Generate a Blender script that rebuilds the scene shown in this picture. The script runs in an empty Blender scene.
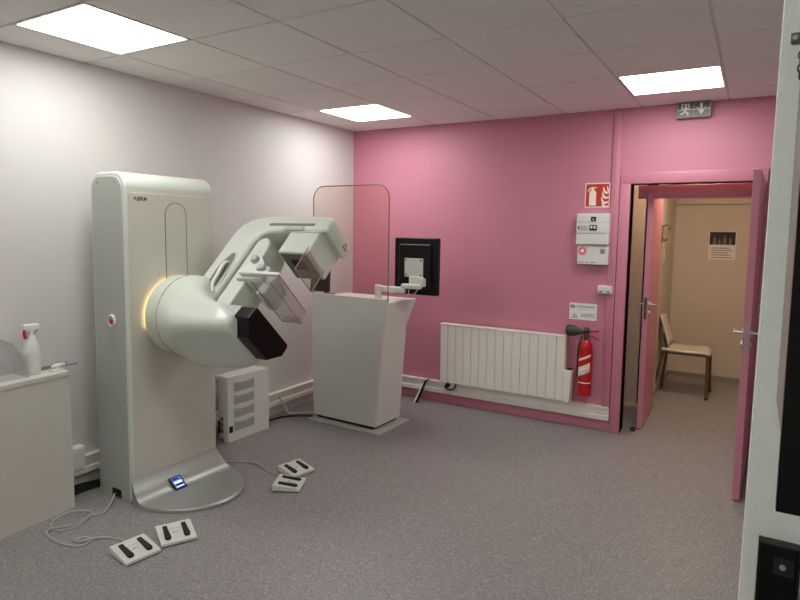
import bpy, bmesh, math, random
from mathutils import Vector, Matrix
PI = math.pi
rnd = random.Random(7)
scene = bpy.context.scene
COL = scene.collection

# ------------------------------------------------------------------ materials
def srgb(c):
    def f(v):
        v /= 255.0
        return v / 12.92 if v <= 0.04045 else ((v + 0.055) / 1.055) ** 2.4
    return (f(c[0]), f(c[1]), f(c[2]), 1.0)

def mat(name, col, rough=0.5, metal=0.0, bump=0.0, bscale=200.0, vary=0.0, vscale=8.0, col2=None, spec=0.5, coat=0.0):
    m = bpy.data.materials.new(name); m.use_nodes = True
    nt = m.node_tree; b = nt.nodes['Principled BSDF']
    b.inputs['Base Color'].default_value = srgb(col)
    b.inputs['Roughness'].default_value = rough
    b.inputs['Metallic'].default_value = metal
    b.inputs['Specular IOR Level'].default_value = spec
    b.inputs['Coat Weight'].default_value = coat
    tc = nt.nodes.new('ShaderNodeTexCoord')
    n = nt.nodes.new('ShaderNodeTexNoise'); n.inputs['Scale'].default_value = vscale; n.inputs['Detail'].default_value = 4
    nt.links.new(tc.outputs['Object'], n.inputs['Vector'])
    mx = nt.nodes.new('ShaderNodeMix'); mx.data_type = 'RGBA'
    c2 = col2 or tuple(max(0, v * (1 - max(vary, 0.02))) for v in col)
    mx.inputs['A'].default_value = srgb(col); mx.inputs['B'].default_value = srgb(c2)
    nt.links.new(n.outputs['Fac'], mx.inputs['Factor'])
    nt.links.new(mx.outputs['Result'], b.inputs['Base Color'])
    if bump:
        n2 = nt.nodes.new('ShaderNodeTexNoise'); n2.inputs['Scale'].default_value = bscale; n2.inputs['Detail'].default_value = 2
        nt.links.new(tc.outputs['Object'], n2.inputs['Vector'])
        bp = nt.nodes.new('ShaderNodeBump'); bp.inputs['Strength'].default_value = bump; bp.inputs['Distance'].default_value = 0.002
        nt.links.new(n2.outputs['Fac'], bp.inputs['Height']); nt.links.new(bp.outputs['Normal'], b.inputs['Normal'])
    return m

def emit(name, col, strength):
    m = bpy.data.materials.new(name); m.use_nodes = True
    nt = m.node_tree; nt.nodes.clear()
    o = nt.nodes.new('ShaderNodeOutputMaterial'); e = nt.nodes.new('ShaderNodeEmission')
    e.inputs['Color'].default_value = srgb(col); e.inputs['Strength'].default_value = strength
    nt.links.new(e.outputs[0], o.inputs[0])
    return m

def clear(name, tint, gloss=0.06, rough=0.03, cloud=0.0, cloudcol=(225, 222, 220)):
    """thin clear sheet: tinted see-through plus a weak reflection (plus a little haze for foggy plastic)"""
    m = bpy.data.materials.new(name); m.use_nodes = True
    nt = m.node_tree; nt.nodes.clear()
    o = nt.nodes.new('ShaderNodeOutputMaterial')
    t = nt.nodes.new('ShaderNodeBsdfTransparent'); t.inputs['Color'].default_value = srgb(tint)
    g = nt.nodes.new('ShaderNodeBsdfGlossy'); g.inputs['Roughness'].default_value = rough
    lw = nt.nodes.new('ShaderNodeLayerWeight'); lw.inputs['Blend'].default_value = 0.25
    mul = nt.nodes.new('ShaderNodeMath'); mul.operation = 'MULTIPLY_ADD'
    mul.inputs[1].default_value = 0.25; mul.inputs[2].default_value = gloss
    nt.links.new(lw.outputs['Fresnel'], mul.inputs[0])
    mx = nt.nodes.new('ShaderNodeMixShader')
    nt.links.new(mul.outputs[0], mx.inputs[0]); nt.links.new(t.outputs[0], mx.inputs[1]); nt.links.new(g.outputs[0], mx.inputs[2])
    out = mx
    if cloud:
        d = nt.nodes.new('ShaderNodeBsdfDiffuse'); d.inputs['Color'].default_value = srgb(cloudcol)
        mx2 = nt.nodes.new('ShaderNodeMixShader'); mx2.inputs[0].default_value = cloud
        nt.links.new(mx.outputs[0], mx2.inputs[1]); nt.links.new(d.outputs[0], mx2.inputs[2]); out = mx2
    nt.links.new(out.outputs[0], o.inputs[0])
    return m

def floor_mat():
    m = mat('vinyl_floor', (130, 125, 123), 0.42)
    nt = m.node_tree; b = nt.nodes['Principled BSDF']
    tc = nt.nodes.new('ShaderNodeTexCoord')
    v = nt.nodes.new('ShaderNodeTexVoronoi'); v.inputs['Scale'].default_value = 150
    nt.links.new(tc.outputs['Object'], v.inputs['Vector'])
    sp_ = nt.nodes.new('ShaderNodeSeparateColor'); nt.links.new(v.outputs['Color'], sp_.inputs['Color'])
    r = nt.nodes.new('ShaderNodeValToRGB'); r.color_ramp.interpolation = 'CONSTANT'
    cr = r.color_ramp
    cr.elements[0].position = 0.0; cr.elements[0].color = srgb((118, 114, 112))
    cr.elements[1].position = 0.10; cr.elements[1].color = srgb((133, 128, 126))
    for p_, c_ in ((0.34, FLOORC), (0.76, (149, 144, 142)), (0.94, (168, 164, 160))):
        e = cr.elements.new(p_); e.color = srgb(c_)
    nt.links.new(sp_.outputs[0], r.inputs['Fac'])
    nt.links.new(r.outputs['Color'], b.inputs['Base Color'])
    return m

def weave_mat(col, col2):
    """woven glass-fibre wallpaper: small diagonal relief"""
    m = mat('woven_wallpaper', col, 0.75)
    nt = m.node_tree; b = nt.nodes['Principled BSDF']
    tc = nt.nodes.new('ShaderNodeTexCoord')
    outs = []
    for ang in (0.9, -0.75):
        mp = nt.nodes.new('ShaderNodeMapping'); mp.inputs['Rotation'].default_value = (0, ang, 0)
        nt.links.new(tc.outputs['Object'], mp.inputs['Vector'])
        w = nt.nodes.new('ShaderNodeTexWave'); w.inputs['Scale'].default_value = 115; w.inputs['Distortion'].default_value = 1.2
        w.inputs['Detail'].default_value = 1
        nt.links.new(mp.outputs[0], w.inputs['Vector']); outs.append(w)
    mu = nt.nodes.new('ShaderNodeMath'); mu.operation = 'MULTIPLY'
    nt.links.new(outs[0].outputs['Fac'], mu.inputs[0]); nt.links.new(outs[1].outputs['Fac'], mu.inputs[1])
    bp = nt.nodes.new('ShaderNodeBump'); bp.inputs['Strength'].default_value = 0.5; bp.inputs['Distance'].default_value = 0.002
    nt.links.new(mu.outputs[0], bp.inputs['Height']); nt.links.new(bp.outputs[0], b.inputs['Normal'])
    mx = nt.nodes.new('ShaderNodeMix'); mx.data_type = 'RGBA'
    mx.inputs['A'].default_value = srgb(col2); mx.inputs['B'].default_value = srgb(col)
    nt.links.new(mu.outputs[0], mx.inputs['Factor']); nt.links.new(mx.outputs['Result'], b.inputs['Base Color'])
    return m

FLOORC = (141, 136, 134)
PINK = (206, 132, 152)
M = {}
M['pink_wall'] = mat('pink_wall_paint', PINK, 0.55, bump=0.15, bscale=120)
M['pink_gloss'] = mat('pink_woodwork_paint', (208, 134, 152), 0.38)
M['white_wall'] = mat('white_wall_paint', (216, 211, 208), 0.6, bump=0.1, bscale=150)
M['tile'] = mat('ceiling_tile', (242, 239, 236), 0.9, bump=0.5, bscale=260, vary=0.05, vscale=60)
M['tbar'] = mat('ceiling_bar', (228, 224, 221), 0.6)
M['floor'] = floor_mat()
M['weave'] = weave_mat((250, 251, 246), (222, 227, 219))
M['white'] = mat('white_plastic', (226, 226, 220), 0.4)
M['shell'] = mat('white_machine_shell', (214, 219, 207), 0.32, coat=0.15)
M['panelgrey'] = mat('warm_grey_panel', (212, 209, 197), 0.45)
M['sidegrey'] = mat('silver_grey_side', (176, 178, 170), 0.45, metal=0.1)
M['silver'] = mat('silver_base_paint', (160, 162, 156), 0.34, metal=0.35)
M['midgrey'] = mat('mid_grey_plastic', (122, 122, 119), 0.5)
M['lightgrey'] = mat('light_grey_plastic', (188, 190, 184), 0.42)
M['dark'] = mat('black_plastic', (12, 11, 11), 0.4, spec=0.35)
M['black_gloss'] = mat('black_gloss', (6, 5, 6), 0.3, spec=0.25)
M['rubber'] = mat('black_rubber', (20, 20, 20), 0.7)
M['console'] = mat('console_laminate', (214, 213, 205), 0.45)
M['consoleside'] = mat('console_side_laminate', (222, 217, 210), 0.45)
M['desk'] = mat('desk_laminate', (214, 210, 200), 0.5)
M['radiator'] = mat('radiator_enamel', (242, 236, 226), 0.35)
M['trunk'] = mat('cable_trunking_plastic', (240, 234, 224), 0.45)
M['glass'] = clear('lead_glass', (251, 246, 242), 0.02)
M['glass_edge'] = mat('glass_edge', (124, 106, 100), 0.25)
M['clear'] = clear('clear_acrylic', (248, 246, 245), 0.015, cloud=0.02)
M['clear_edge'] = clear('acrylic_edge', (205, 198, 196), 0.25, cloud=0.4, cloudcol=(200, 195, 192))
M['bag'] = clear('clear_box_plastic', (250, 250, 250), 0.04, cloud=0.09, cloudcol=(240, 240, 244))
M['red'] = mat('red_enamel', (190, 26, 30), 0.3)
M['signred'] = mat('sign_red', (196, 52, 34), 0.5)
M['signwhite'] = mat('sign_white', (250, 236, 225), 0.5)
M['pinkbadge'] = mat('pink_badge', (246, 120, 132), 0.4)
M['steel'] = mat('brushed_steel', (190, 190, 188), 0.28, metal=0.9)
M['darksteel'] = mat('dark_steel', (84, 88, 82), 0.42, metal=0.5)
M['grey_paint'] = mat('grey_enamel', (150, 142, 134), 0.5)
M['horn'] = mat('grey_black_horn', (56, 62, 60), 0.5)
M['paper'] = mat('paper', (240, 236, 232), 0.7)
M['ink'] = mat('grey_ink', (120, 116, 116), 0.8)
M['darkink'] = mat('dark_ink', (40, 40, 40), 0.8)
M['green'] = mat('green_ink', (20, 74, 52), 0.6)
M['exitgreen'] = mat('exit_dark_green', (22, 34, 26), 0.3)
M['exitwhite'] = mat('exit_pictogram_and_glow', (232, 222, 196), 0.4)
M['corr'] = mat('corridor_wall_paint', (212, 203, 188), 0.65)
M['chair'] = mat('taupe_chair_plastic', (214, 206, 192), 0.5)
M['chairleg'] = mat('chair_leg_metal', (110, 96, 80), 0.4, metal=0.3)
M['brown'] = mat('brown_plastic', (120, 96, 66), 0.5)
M['cable'] = mat('grey_cable', (176, 172, 166), 0.5)
M['cablewhite'] = mat('white_cable', (214, 210, 204), 0.5)
M['cableblack'] = mat('black_cable', (18, 17, 17), 0.5)
M['pedal'] = mat('foot_switch_plastic', (216, 214, 205), 0.45)
M['yellow'] = mat('yellow_label', (226, 190, 80), 0.5)
M['mesh'] = mat('grille_mesh', (150, 148, 143), 0.6)
M['brownprint'] = mat('poster_print', (52, 46, 42), 0.7)
M['lamp'] = emit('lamp_diffuser', (249, 252, 248), 12.5)
M['corrlamp'] = emit('corridor_lamp_glow', (255, 230, 194), 54.0)
M['amber'] = emit('amber_ring_light', (255, 212, 140), 5.0)
M['screen'] = emit('screen_blue', (80, 104, 190), 1.0)
M['screenbar'] = emit('screen_white', (214, 222, 250), 1.2)
M['screendark'] = emit('screen_dark_blue', (30, 34, 90), 0.6)

# ------------------------------------------------------------------ mesh builder
class MB:
    def __init__(self):
        self.bm = bmesh.new()
    def _add(self, t, mi=0, Mx=None):
        if Mx is not None: bmesh.ops.transform(t, matrix=Mx, verts=t.verts)
        bmesh.ops.recalc_face_normals(t, faces=t.faces)
        for f in t.faces: f.material_index = mi
        me = bpy.data.meshes.new('tmp'); t.to_mesh(me); t.free()
        self.bm.from_mesh(me); bpy.data.meshes.remove(me)
        return self
    def box(self, a, b, bev=0.0, seg=2, mi=0, Mx=None):
        t = bmesh.new(); bmesh.ops.create_cube(t, size=1)
        a, b = Vector(a), Vector(b)
        for v in t.verts:
            v.co = Vector([(a[i] + b[i]) / 2 + v.co[i] * (b[i] - a[i]) for i in range(3)])
        if bev: bmesh.ops.bevel(t, geom=list(t.edges), offset=bev, segments=seg, profile=0.5, affect='EDGES', clamp_overlap=True)
        return self._add(t, mi, Mx)
    def prism(self, pts, off, bev=0.0, seg=2, mi=0, Mx=None, faces_only=False):
        """pts: planar loop of 3D points, extruded by vector off"""
        t = bmesh.new(); off = Vector(off)
        lo = [t.verts.new(Vector(p)) for p in pts]; hi = [t.verts.new(Vector(p) + off) for p in pts]
        n = len(pts)
        t.faces.new(lo); t.faces.new(list(reversed(hi)))
        for i in range(n): t.faces.new((lo[i], hi[i], hi[(i + 1) % n], lo[(i + 1) % n]))
        bmesh.ops.recalc_face_normals(t, faces=t.faces)
        if bev:
            caps = set(f for f in t.faces if len(f.verts) == n and n > 4) or set(list(t.faces)[:2])
            es = [e for e in t.edges if any(f in caps for f in e.link_faces)]
            bmesh.ops.bevel(t, geom=es, offset=bev, segments=seg, profile=0.5, affect='EDGES', clamp_overlap=True)
        return self._add(t, mi, Mx)
    def loft(self, rings, cap=True, mi=0, closed=False, Mx=None):
        t = bmesh.new(); R = [[t.verts.new(Vector(p)) for p in r] for r in rings]; n = len(rings[0])
        rng = range(len(R) if closed else len(R) - 1)
        for k in rng:
            A, B = R[k], R[(k + 1) % len(R)]
            for i in range(n): t.faces.new((A[i], A[(i + 1) % n], B[(i + 1) % n], B[i]))
        if cap and not closed:
            t.faces.new(R[0]); t.faces.new(list(reversed(R[-1])))
        return self._add(t, mi, Mx)
    def cyl(self, p0, p1, r0, r1=None, seg=24, mi=0, bev=0.0, Mx=None):
        p0, p1 = Vector(p0), Vector(p1); r1 = r0 if r1 is None else r1
        d = (p1 - p0); L = d.length; q = d.to_track_quat('Z', 'Y').to_matrix().to_4x4(); q.translation = p0
        prof = [(r0, 0), (r1, L)] if not bev else [(r0 - bev, 0), (r0, bev), (r1, L - bev), (r1 - bev, L)]
        rings = [[q @ Vector((r * math.cos(2 * PI * i / seg), r * math.sin(2 * PI * i / seg), z)) for i in range(seg)] for r, z in prof]
        return self.loft(rings, True, mi, Mx=Mx)
    def lathe(self, p0, axis, prof, seg=24, mi=0, Mx=None):
        q = Vector(axis).to_track_quat('Z', 'Y').to_matrix().to_4x4(); q.translation = Vector(p0)
        rings = [[q @ Vector((max(r, 1e-4) * math.cos(2 * PI * i / seg), max(r, 1e-4) * math.sin(2 * PI * i / seg), z)) for i in range(seg)] for r, z in prof]
        return self.loft(rings, True, mi, Mx=Mx)
    def tube(self, pts, r, seg=8, smooth=6, closed=False, mi=0, Mx=None):
        P = [Vector(p) for p in pts]
        if smooth and len(P) > 2:
            Q = []; n = len(P)
            for i in range(n if closed else n - 1):
                if closed: a, b, c, d = P[(i - 1) % n], P[i], P[(i + 1) % n], P[(i + 2) % n]
                else: a, b, c, d = P[max(i - 1, 0)], P[i], P[i + 1], P[min(i + 2, n - 1)]
                for k in range(smooth):
                    s = k / smooth
                    Q.append(0.5 * ((2 * b) + (c - a) * s + (2 * a - 5 * b + 4 * c - d) * s * s + (3 * b - a - 3 * c + d) * s ** 3))
            if not closed: Q.append(P[-1])
            P = Q
        rings = []; n = len(P); up = None
        for i in range(n):
            if closed: d = (P[(i + 1) % n] - P[i - 1]).normalized()
            else: d = (P[min(i + 1, n - 1)] - P[max(i - 1, 0)]).normalized()
            if up is None: up = Vector((0, 0, 1)) if abs(d.z) < 0.9 else Vector((1, 0, 0))
            s = d.cross(up).normalized(); up = s.cross(d).normalized()
            rings.append([P[i] + r * (math.cos(2 * PI * k / seg) * s + math.sin(2 * PI * k / seg) * up) for k in range(seg)])
        return self.loft(rings, True, mi, closed, Mx)
    def sphere(self, c, r, sc=(1, 1, 1), mi=0, seg=20, Mx=None):
        t = bmesh.new(); bmesh.ops.create_uvsphere(t, u_segments=seg, v_segments=seg // 2, radius=r)
        for v in t.verts: v.co = Vector([v.co[i] * sc[i] + c[i] for i in range(3)])
        return self._add(t, mi, Mx)
    def grid(self, rows, mi=0):
        t = bmesh.new(); R = [[t.verts.new(Vector(p)) for p in r] for r in rows]
        for a in range(len(R) - 1):
            for b in range(len(R[0]) - 1): t.faces.new((R[a][b], R[a][b + 1], R[a + 1][b + 1], R[a + 1][b]))
        return self._add(t, mi)

def ORG(parent):
    v = Vector((0, 0, 0))
    while parent is not None:
        v += parent.location; parent = parent.parent
    return v

def obj(name, mb, mats, parent=None, origin=None, local=False, sharp=32, wn=True):
    """links the shapes of mb as ONE mesh object.  World coordinates, unless local=True (then relative to the parent)."""
    bm = mb.bm; bmesh.ops.remove_doubles(bm, verts=bm.verts, dist=1e-6)
    o_ = Vector(origin) if origin is not None else Vector((0, 0, 0))
    sh = -o_ if parent is None else (Vector((0, 0, 0)) if local else -ORG(parent))
    if sh.length: bmesh.ops.translate(bm, vec=sh, verts=bm.verts)
    me = bpy.data.meshes.new(name); bm.to_mesh(me); bm.free()
    for p in me.polygons: p.use_smooth = True
    me.set_sharp_from_angle(angle=math.radians(sharp))
    for m in (mats if isinstance(mats, (list, tuple)) else [mats]): me.materials.append(m)
    o = bpy.data.objects.new(name, me); COL.objects.link(o)
    if parent is None: o.location = o_
    else: o.parent = parent
    if wn:
        w = o.modifiers.new('wn', 'WEIGHTED_NORMAL'); w.keep_sharp = True
    return o

def thing(name, label, cat, loc, rz=0.0, group=None):
    o = bpy.data.objects.new(name, None); COL.objects.link(o)
    o.empty_display_size = 0.1
    o.location = loc; o.rotation_euler = (0, 0, rz)
    o['label'] = label; o['category'] = cat
    if group: o['group'] = group
    return o
def tag(o, label, cat, group=None):
    o['label'] = label; o['category'] = cat
    if group: o['group'] = group
    return o
def struct(name, mb, mats, label=None, cat=None, sharp=32, wn=False):
    o = obj(name, mb, mats, sharp=sharp, wn=wn); o['kind'] = 'structure'
    if label: o['label'] = label
    if cat: o['category'] = cat
    return o
def copy_thing(root, loc, rz, label):
    r = root.copy(); COL.objects.link(r); r.location = loc; r.rotation_euler = (0, 0, rz); r['label'] = label
    for ch in list(root.children):
        c = ch.copy(); COL.objects.link(c); c.parent = r
        for g in list(ch.children):
            d = g.copy(); COL.objects.link(d); d.parent = c
    return r
def text_mesh(body, size, Mx, depth=0.0006):
    cu = bpy.data.curves.new('lettering_curve', 'FONT'); cu.body = body; cu.size = size; cu.extrude = depth; cu.offset = 0.0004; cu.resolution_u = 3
    cu.align_x = 'LEFT'
    o = bpy.data.objects.new('lettering_tmp', cu); COL.objects.link(o)
    dg = bpy.context.evaluated_depsgraph_get(); me = bpy.data.meshes.new_from_object(o.evaluated_get(dg))
    mb = MB(); me.transform(Mx); mb.bm.from_mesh(me)
    bpy.data.objects.remove(o); bpy.data.curves.remove(cu); bpy.data.meshes.remove(me)
    return mb
def arc(cx, cy, r, a0, a1, n):
    return [(cx + r * math.cos(math.radians(a0 + (a1 - a0) * i / n)), cy + r * math.sin(math.radians(a0 + (a1 - a0) * i / n))) for i in range(n + 1)]

# ------------------------------------------------------------------ setting
H, W, D = 2.634, -3.58, 5.09      # ceiling height, left wall x, pink wall y
XR, YF = 1.0, -1.6                # right wall, wall behind
struct('floor', MB().box((W - 0.1, YF - 0.1, -0.05), (XR + 0.1, 7.75, 0)), M['floor'])
cm = MB().box((W - 0.1, YF - 0.1, H + 0.008), (XR + 0.1, D + 0.12, H + 0.06), mi=1)
gx = [-3.23 + 0.6 * k for k in range(-1, 8)]; gy = [1.65 + 0.6 * k for k in range(-6, 7)]
lights_at = [(-3.23, 1.65), (-3.23, 4.05), (-0.83, 4.05), (-0.83, 1.65), (-3.23, -0.75), (-0.83, -0.75)]
for x in gx:
    for y in gy:
        x0, x1 = max(x + 0.006, W), min(x + 0.594, XR); y0, y1 = max(y + 0.006, YF), min(y + 0.594, D)
        if x1 - x0 < 0.03 or y1 - y0 < 0.03: continue
        if any(abs(x - a) < 0.1 and abs(y - b) < 0.1 for a, b in lights_at): continue
        cm.box((x0, y0, H), (x1, y1, H + 0.01), bev=0.0025, seg=1)
struct('ceiling', cm, [M['tile'], M['tbar']])
wl = MB().box((W - 0.1, YF, 0), (W, D + 0.1, H + 0.05))
struct('wall_left', wl, M['white_wall'])
# pink wall with the door opening
DX0, DX1, DH = -0.885, -0.036, 2.04
wb = MB().box((W - 0.1, D, 0), (DX0, D + 0.14, H + 0.05)).box((DX1, D, 0), (XR + 0.1, D + 0.14, H + 0.05)).box((DX0, D, DH), (DX1, D + 0.14, H + 0.05))
struct('wall_back', wb, M['pink_wall'])
struct('wall_right', MB().box((XR, YF - 0.1, 0), (XR + 0.1, D, H)), M['white_wall'])
struct('wall_front', MB().box((W - 0.1, YF - 0.1, 0), (XR + 0.1, YF, H)), M['white_wall'])
# woven-papered partition beside the camera
struct('wall_partition', MB().prism([(0.0002, 0.9, 0), (XR, 0.9, 0), (XR, 0.9, H), (0.0168, 0.9, H)], (0, 0.085, 0), bev=0.002), M['weave'])
# door frame
fr = MB()
fr.box((DX0 - 0.078, D - 0.022, 0), (DX0, D + 0.15, DH + 0.085), bev=0.004)
fr.box((DX1, D - 0.022, 0), (DX1 + 0.082, D + 0.15, DH + 0.085), bev=0.004)
fr.box((DX0 - 0.078, D - 0.024, DH), (DX1 + 0.082, D + 0.15, DH + 0.087), bev=0.004)
struct('trim_1', fr, M['pink_gloss'])
# vertical pink cable cover left of the door, floor trunking to ceiling
vt = MB().box((-1.03, D - 0.024, 0.2), (-0.968, D, H), bev=0.004).box((-1.01, D - 0.03, 0.2), (-0.99, D - 0.02, H), bev=0.003)
struct('trim_2', vt, M['pink_wall'])
# white cable trunking, left wall and pink wall
def trunk(mb, p0, p1, n):
    # n: outward normal (room side); two stepped channels
    p0, p1, n = Vector(p0), Vector(p1), Vector(n)
    prof = [(0, 0.100), (0.045, 0.100), (0.048, 0.106), (0.048, 0.138), (0.036, 0.142), (0.036, 0.200), (0.05, 0.203), (0.05, 0.212), (0, 0.212)]
    mb.loft([[p + n * a + Vector((0, 0, z)) for a, z in prof] for p in (p0, p1)])
t3 = MB(); trunk(t3, (W, 0.3, 0), (W, D, 0), (1, 0, 0)); struct('trim_3', t3, M['trunk'], sharp=25)
t4 = MB(); trunk(t4, (W + 0.05, D, 0), (-0.968, D, 0), (0, -1, 0)); struct('trim_4', t4, M['trunk'], sharp=25)

# corridor beyond the door
BY = 7.61
struct('wall_corridor_back', MB().box((-1.5, BY, 0), (1.1, BY + 0.1, 2.6)), M['corr'])
cl = MB().box((-0.92, 6.12, 0), (-0.82, BY, 2.6)).box((-1.5, 6.12, 0), (-0.82, 6.2, 2.6)).box((-1.5, D + 0.14, 0), (-1.4, 6.2, 2.6))
struct('wall_corridor_left', cl, M['corr'])
struct('wall_corridor_right', MB().box((0.75, D + 0.14, 0), (0.85, BY, 2.6)), M['corr'])
struct('ceiling_corridor', MB().box((-1.5, D + 0.14, 2.42), (0.9, BY, 2.5)), M['corr'])
struct('baseboard_corridor', MB().box((-0.82, BY - 0.012, 0), (0.75, BY, 0.05)).box((-0.82, 6.12, 0), (-0.808, BY, 0.05)), M['grey_paint'])
struct('trim_5', MB().box((-0.82, BY - 0.04, 1.985), (0.75, BY, 2.035), bev=0.004), M['corr'])
# inner lintel and post carrying the second door
il = MB().box((-0.86, 5.29, 1.935), (0.1, 5.36, 2.04), bev=0.003)
struct('trim_6', il, M['pink_gloss'])

# ------------------------------------------------------------------ doors
def lever(mb, base, n, tip):
    """lever handle: rose, neck, bar.  base on the leaf, n outward, tip direction"""
    b, n, t = Vector(base), Vector(n), Vector(tip)
    mb.cyl(b, b + n * 0.008, 0.026, seg=20); mb.cyl(b, b + n * 0.05, 0.009, seg=12)
    mb.tube([b + n * 0.05, b + n * 0.052 + t * 0.02, b + n * 0.052 + t * 0.12], 0.009, seg=10, smooth=4)
    k = b - Vector((0, 0, 0.07)); mb.cyl(k, k + n * 0.008, 0.024, seg=20); mb.cyl(k + n * 0.008, k + n * 0.012, 0.008, seg=12)
# right leaf, opened into the room
L = 0.895; ang = math.radians(-2.0)
t = thing('door_1', 'pink door leaf swung into the room beside the woven partition', 'door', (0.033, 5.06, 0)); t['kind'] = 'structure'
t.rotation_euler = (0, 0, ang)
obj('leaf', MB().box((-0.042, -L, 0.008), (0, 0, 2.035), bev=0.002), M['pink_gloss'], t, local=True)
h = MB(); lever(h, (-0.042, -L + 0.055, 1.05), (-1, 0, 0), (0, 1, 0)); lever(h, (0, -L + 0.055, 1.05), (1, 0, 0), (0, 1, 0))
obj('handle', h, M['steel'], t, local=True)
obj('lock_plate', MB().box((-0.032, -L - 0.0015, 0.93), (-0.010, -L + 0.001, 1.12), bev=0.0005).box((-0.027, -L - 0.008, 1.035), (-0.015, -L, 1.065), bev=0.002), M['steel'], t, local=True)
hg = MB()
for z in (0.25, 1.05, 1.8): hg.cyl((0.006, 0.004, z), (0.006, 0.004, z + 0.09), 0.007, seg=12)
obj('hinge', hg, M['steel'], t, local=True)
# left leaf, along the corridor side
t = thing('door_2', 'pink door leaf standing open along the corridor left wall', 'door', (-0.757, 5.29, 0)); t['kind'] = 'structure'
obj('leaf', MB().prism([(-0.782, 5.285, 0.008), (-0.738, 5.285, 0.008), (-0.752, 5.96, 0.008), (-0.796, 5.96, 0.008)], (0, 0, 1.967), bev=0.002), M['pink_gloss'], t)
h = MB(); lever(h, (-0.738, 5.34, 1.06), (1, 0, 0), (0, 1, 0)); lever(h, (-0.782, 5.34, 1.06), (-1, 0, 0), (0, 1, 0))
obj('handle', h, M['steel'], t)
obj('lock_plate', MB().box((-0.771, 5.2835, 0.94), (-0.749, 5.286, 1.12), bev=0.0005).cyl((-0.76, 5.284, 0.99), (-0.76, 5.281, 0.99), 0.008, seg=12), M['darksteel'], t)
o = obj('door_stop', MB().cyl((-0.80, 5.22, 0), (-0.80, 5.22, 0.03), 0.02, seg=16, bev=0.004), M['rubber'], origin=(-0.80, 5.22, 0))
tag(o, 'small black rubber stop on floor inside the doorway', 'door stop')

# ------------------------------------------------------------------ ceiling lights
def panel_light(x, y, label):
    t = thing('ceiling_light', label, 'ceiling light', (x + 0.3, y + 0.3, H), group='square ceiling light panels')
    f = MB(); a, b = 0.006, 0.594
    for (p, q) in (((a, a), (b, a + 0.012)), ((a, b - 0.012), (b, b)), ((a, a + 0.012), (a + 0.012, b - 0.012)), ((b - 0.012, a + 0.012), (b, b - 0.012))):
        f.box((x + p[0], y + p[1], H - 0.001), (x + q[0], y + q[1], H + 0.012))
    obj('frame', f, M['white'], t)
    obj('diffuser', MB().box((x + 0.018, y + 0.018, H + 0.002), (x + 0.582, y + 0.582, H + 0.01)), M['lamp'], t, wn=False)
panel_light(-3.23, 1.65, 'lit square ceiling panel near the left wall, nearest the camera')
panel_light(-3.23, 4.05, 'lit square ceiling panel above the glass screen in the far left corner')
panel_light(-0.83, 4.05, 'lit square ceiling panel in front of the exit sign and door')
panel_light(-0.83, 1.65, 'lit square ceiling panel overhead in front of the woven partition')
panel_light(-3.23, -0.75, 'lit square ceiling panel behind the camera by the left wall')
panel_light(-0.83, -0.75, 'lit square ceiling panel directly behind the camera')
t = thing('corridor_lamp', 'round warm lamp on the corridor ceiling', 'ceiling lamp', (-0.42, 5.95, 2.42))
obj('base', MB().cyl((-0.42, 5.95, 2.42), (-0.42, 5.95, 2.395), 0.15, seg=32), M['white'], t)
obj('diffuser', MB().lathe((-0.42, 5.95, 2.395), (0, 0, -1), [(0.14, 0), (0.135, 0.03), (0.09, 0.055), (0.0, 0.06)], seg=32), M['corrlamp'], t)

# ------------------------------------------------------------------ mammography machine
YC, ZC, S = 2.49, 1.11, math.sqrt(0.5)
def G(X, u, v): return Vector((X, YC + (u + v) * S, ZC + (u - v) * S))
def rr(X, u0, u1, v0, v1, r, n=6):
    r = min(r, (u1 - u0) / 2 - 1e-4, (v1 - v0) / 2 - 1e-4)
    P = arc(u1 - r, v1 - r, r, 0, 90, n) + arc(u0 + r, v1 - r, r, 90, 180, n) + arc(u0 + r, v0 + r, r, 180, 270, n) + arc(u1 - r, v0 + r, r, 270, 360, n)
    return [G(X, a, b) for a, b in P]
def gbox(mb, X0, X1, u0, u1, v0, v1, bev=0.0, seg=2, mi=0):
    Mx = Matrix(((1, 0, 0, 0), (0, S, S, YC), (0, S, -S, ZC), (0, 0, 0, 1)))
    return mb.box((X0, u0, v0), (X1, u1, v1), bev, seg, mi, Mx)
mm = thing('mammography_machine', 'tall white and silver mammography machine with tilted arm, by the left wall', 'x-ray machine', (-3.1, 2.48, 0))
CX0, CX1, CY0, CY1, CZ = -3.43, -3.10, 2.16, 2.80, 1.962
r = 0.095
prof = [(CX0, 0), (CX1, 0)] + [(a, b) for a, b in arc(CX1 - r, CZ - r, r, 0, 90, 8)] + [(a, b) for a, b in arc(CX0 + r, CZ - r, r, 90, 180, 8)]
col = obj('column', MB().prism([(a, CY0, b) for a, b in prof], (0, CY1 - CY0, 0), bev=0.014, seg=3), M['shell'], mm)
r2 = 0.08; i0, i1, iz = CX0 + 0.02, CX1 - 0.028, CZ - 0.026
prof = [(i0, 0.0), (i1, 0.0)] + arc(i1 - r2, iz - r2, r2, 0, 90, 8) + arc(i0 + r2, iz - r2, r2, 90, 180, 8)
sp = obj('side_panel', MB().prism([(a, CY0 - 0.004, b) for a, b in prof], (0, 0.01, 0), bev=0.003, seg=1).cyl((i0 + 0.06, CY0 - 0.004, iz - 0.035), (i0 + 0.06, CY0 - 0.007, iz - 0.035), 0.006, seg=10, mi=1).cyl((i1 - 0.06, CY0 - 0.004, iz - 0.035), (i1 - 0.06, CY0 - 0.007, iz - 0.035), 0.006, seg=10, mi=1), [M['sidegrey'], M['midgrey']], col)
sp['label'] = 'grey inset side panel'
fp = obj('front_panel', MB().box((CX1 - 0.01, CY0 + 0.012, 0.152), (CX1 + 0.004, CY1 - 0.004, 1.842), bev=0.003), M['panelgrey'], col); fp['label'] = 'warm grey front panel'
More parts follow.
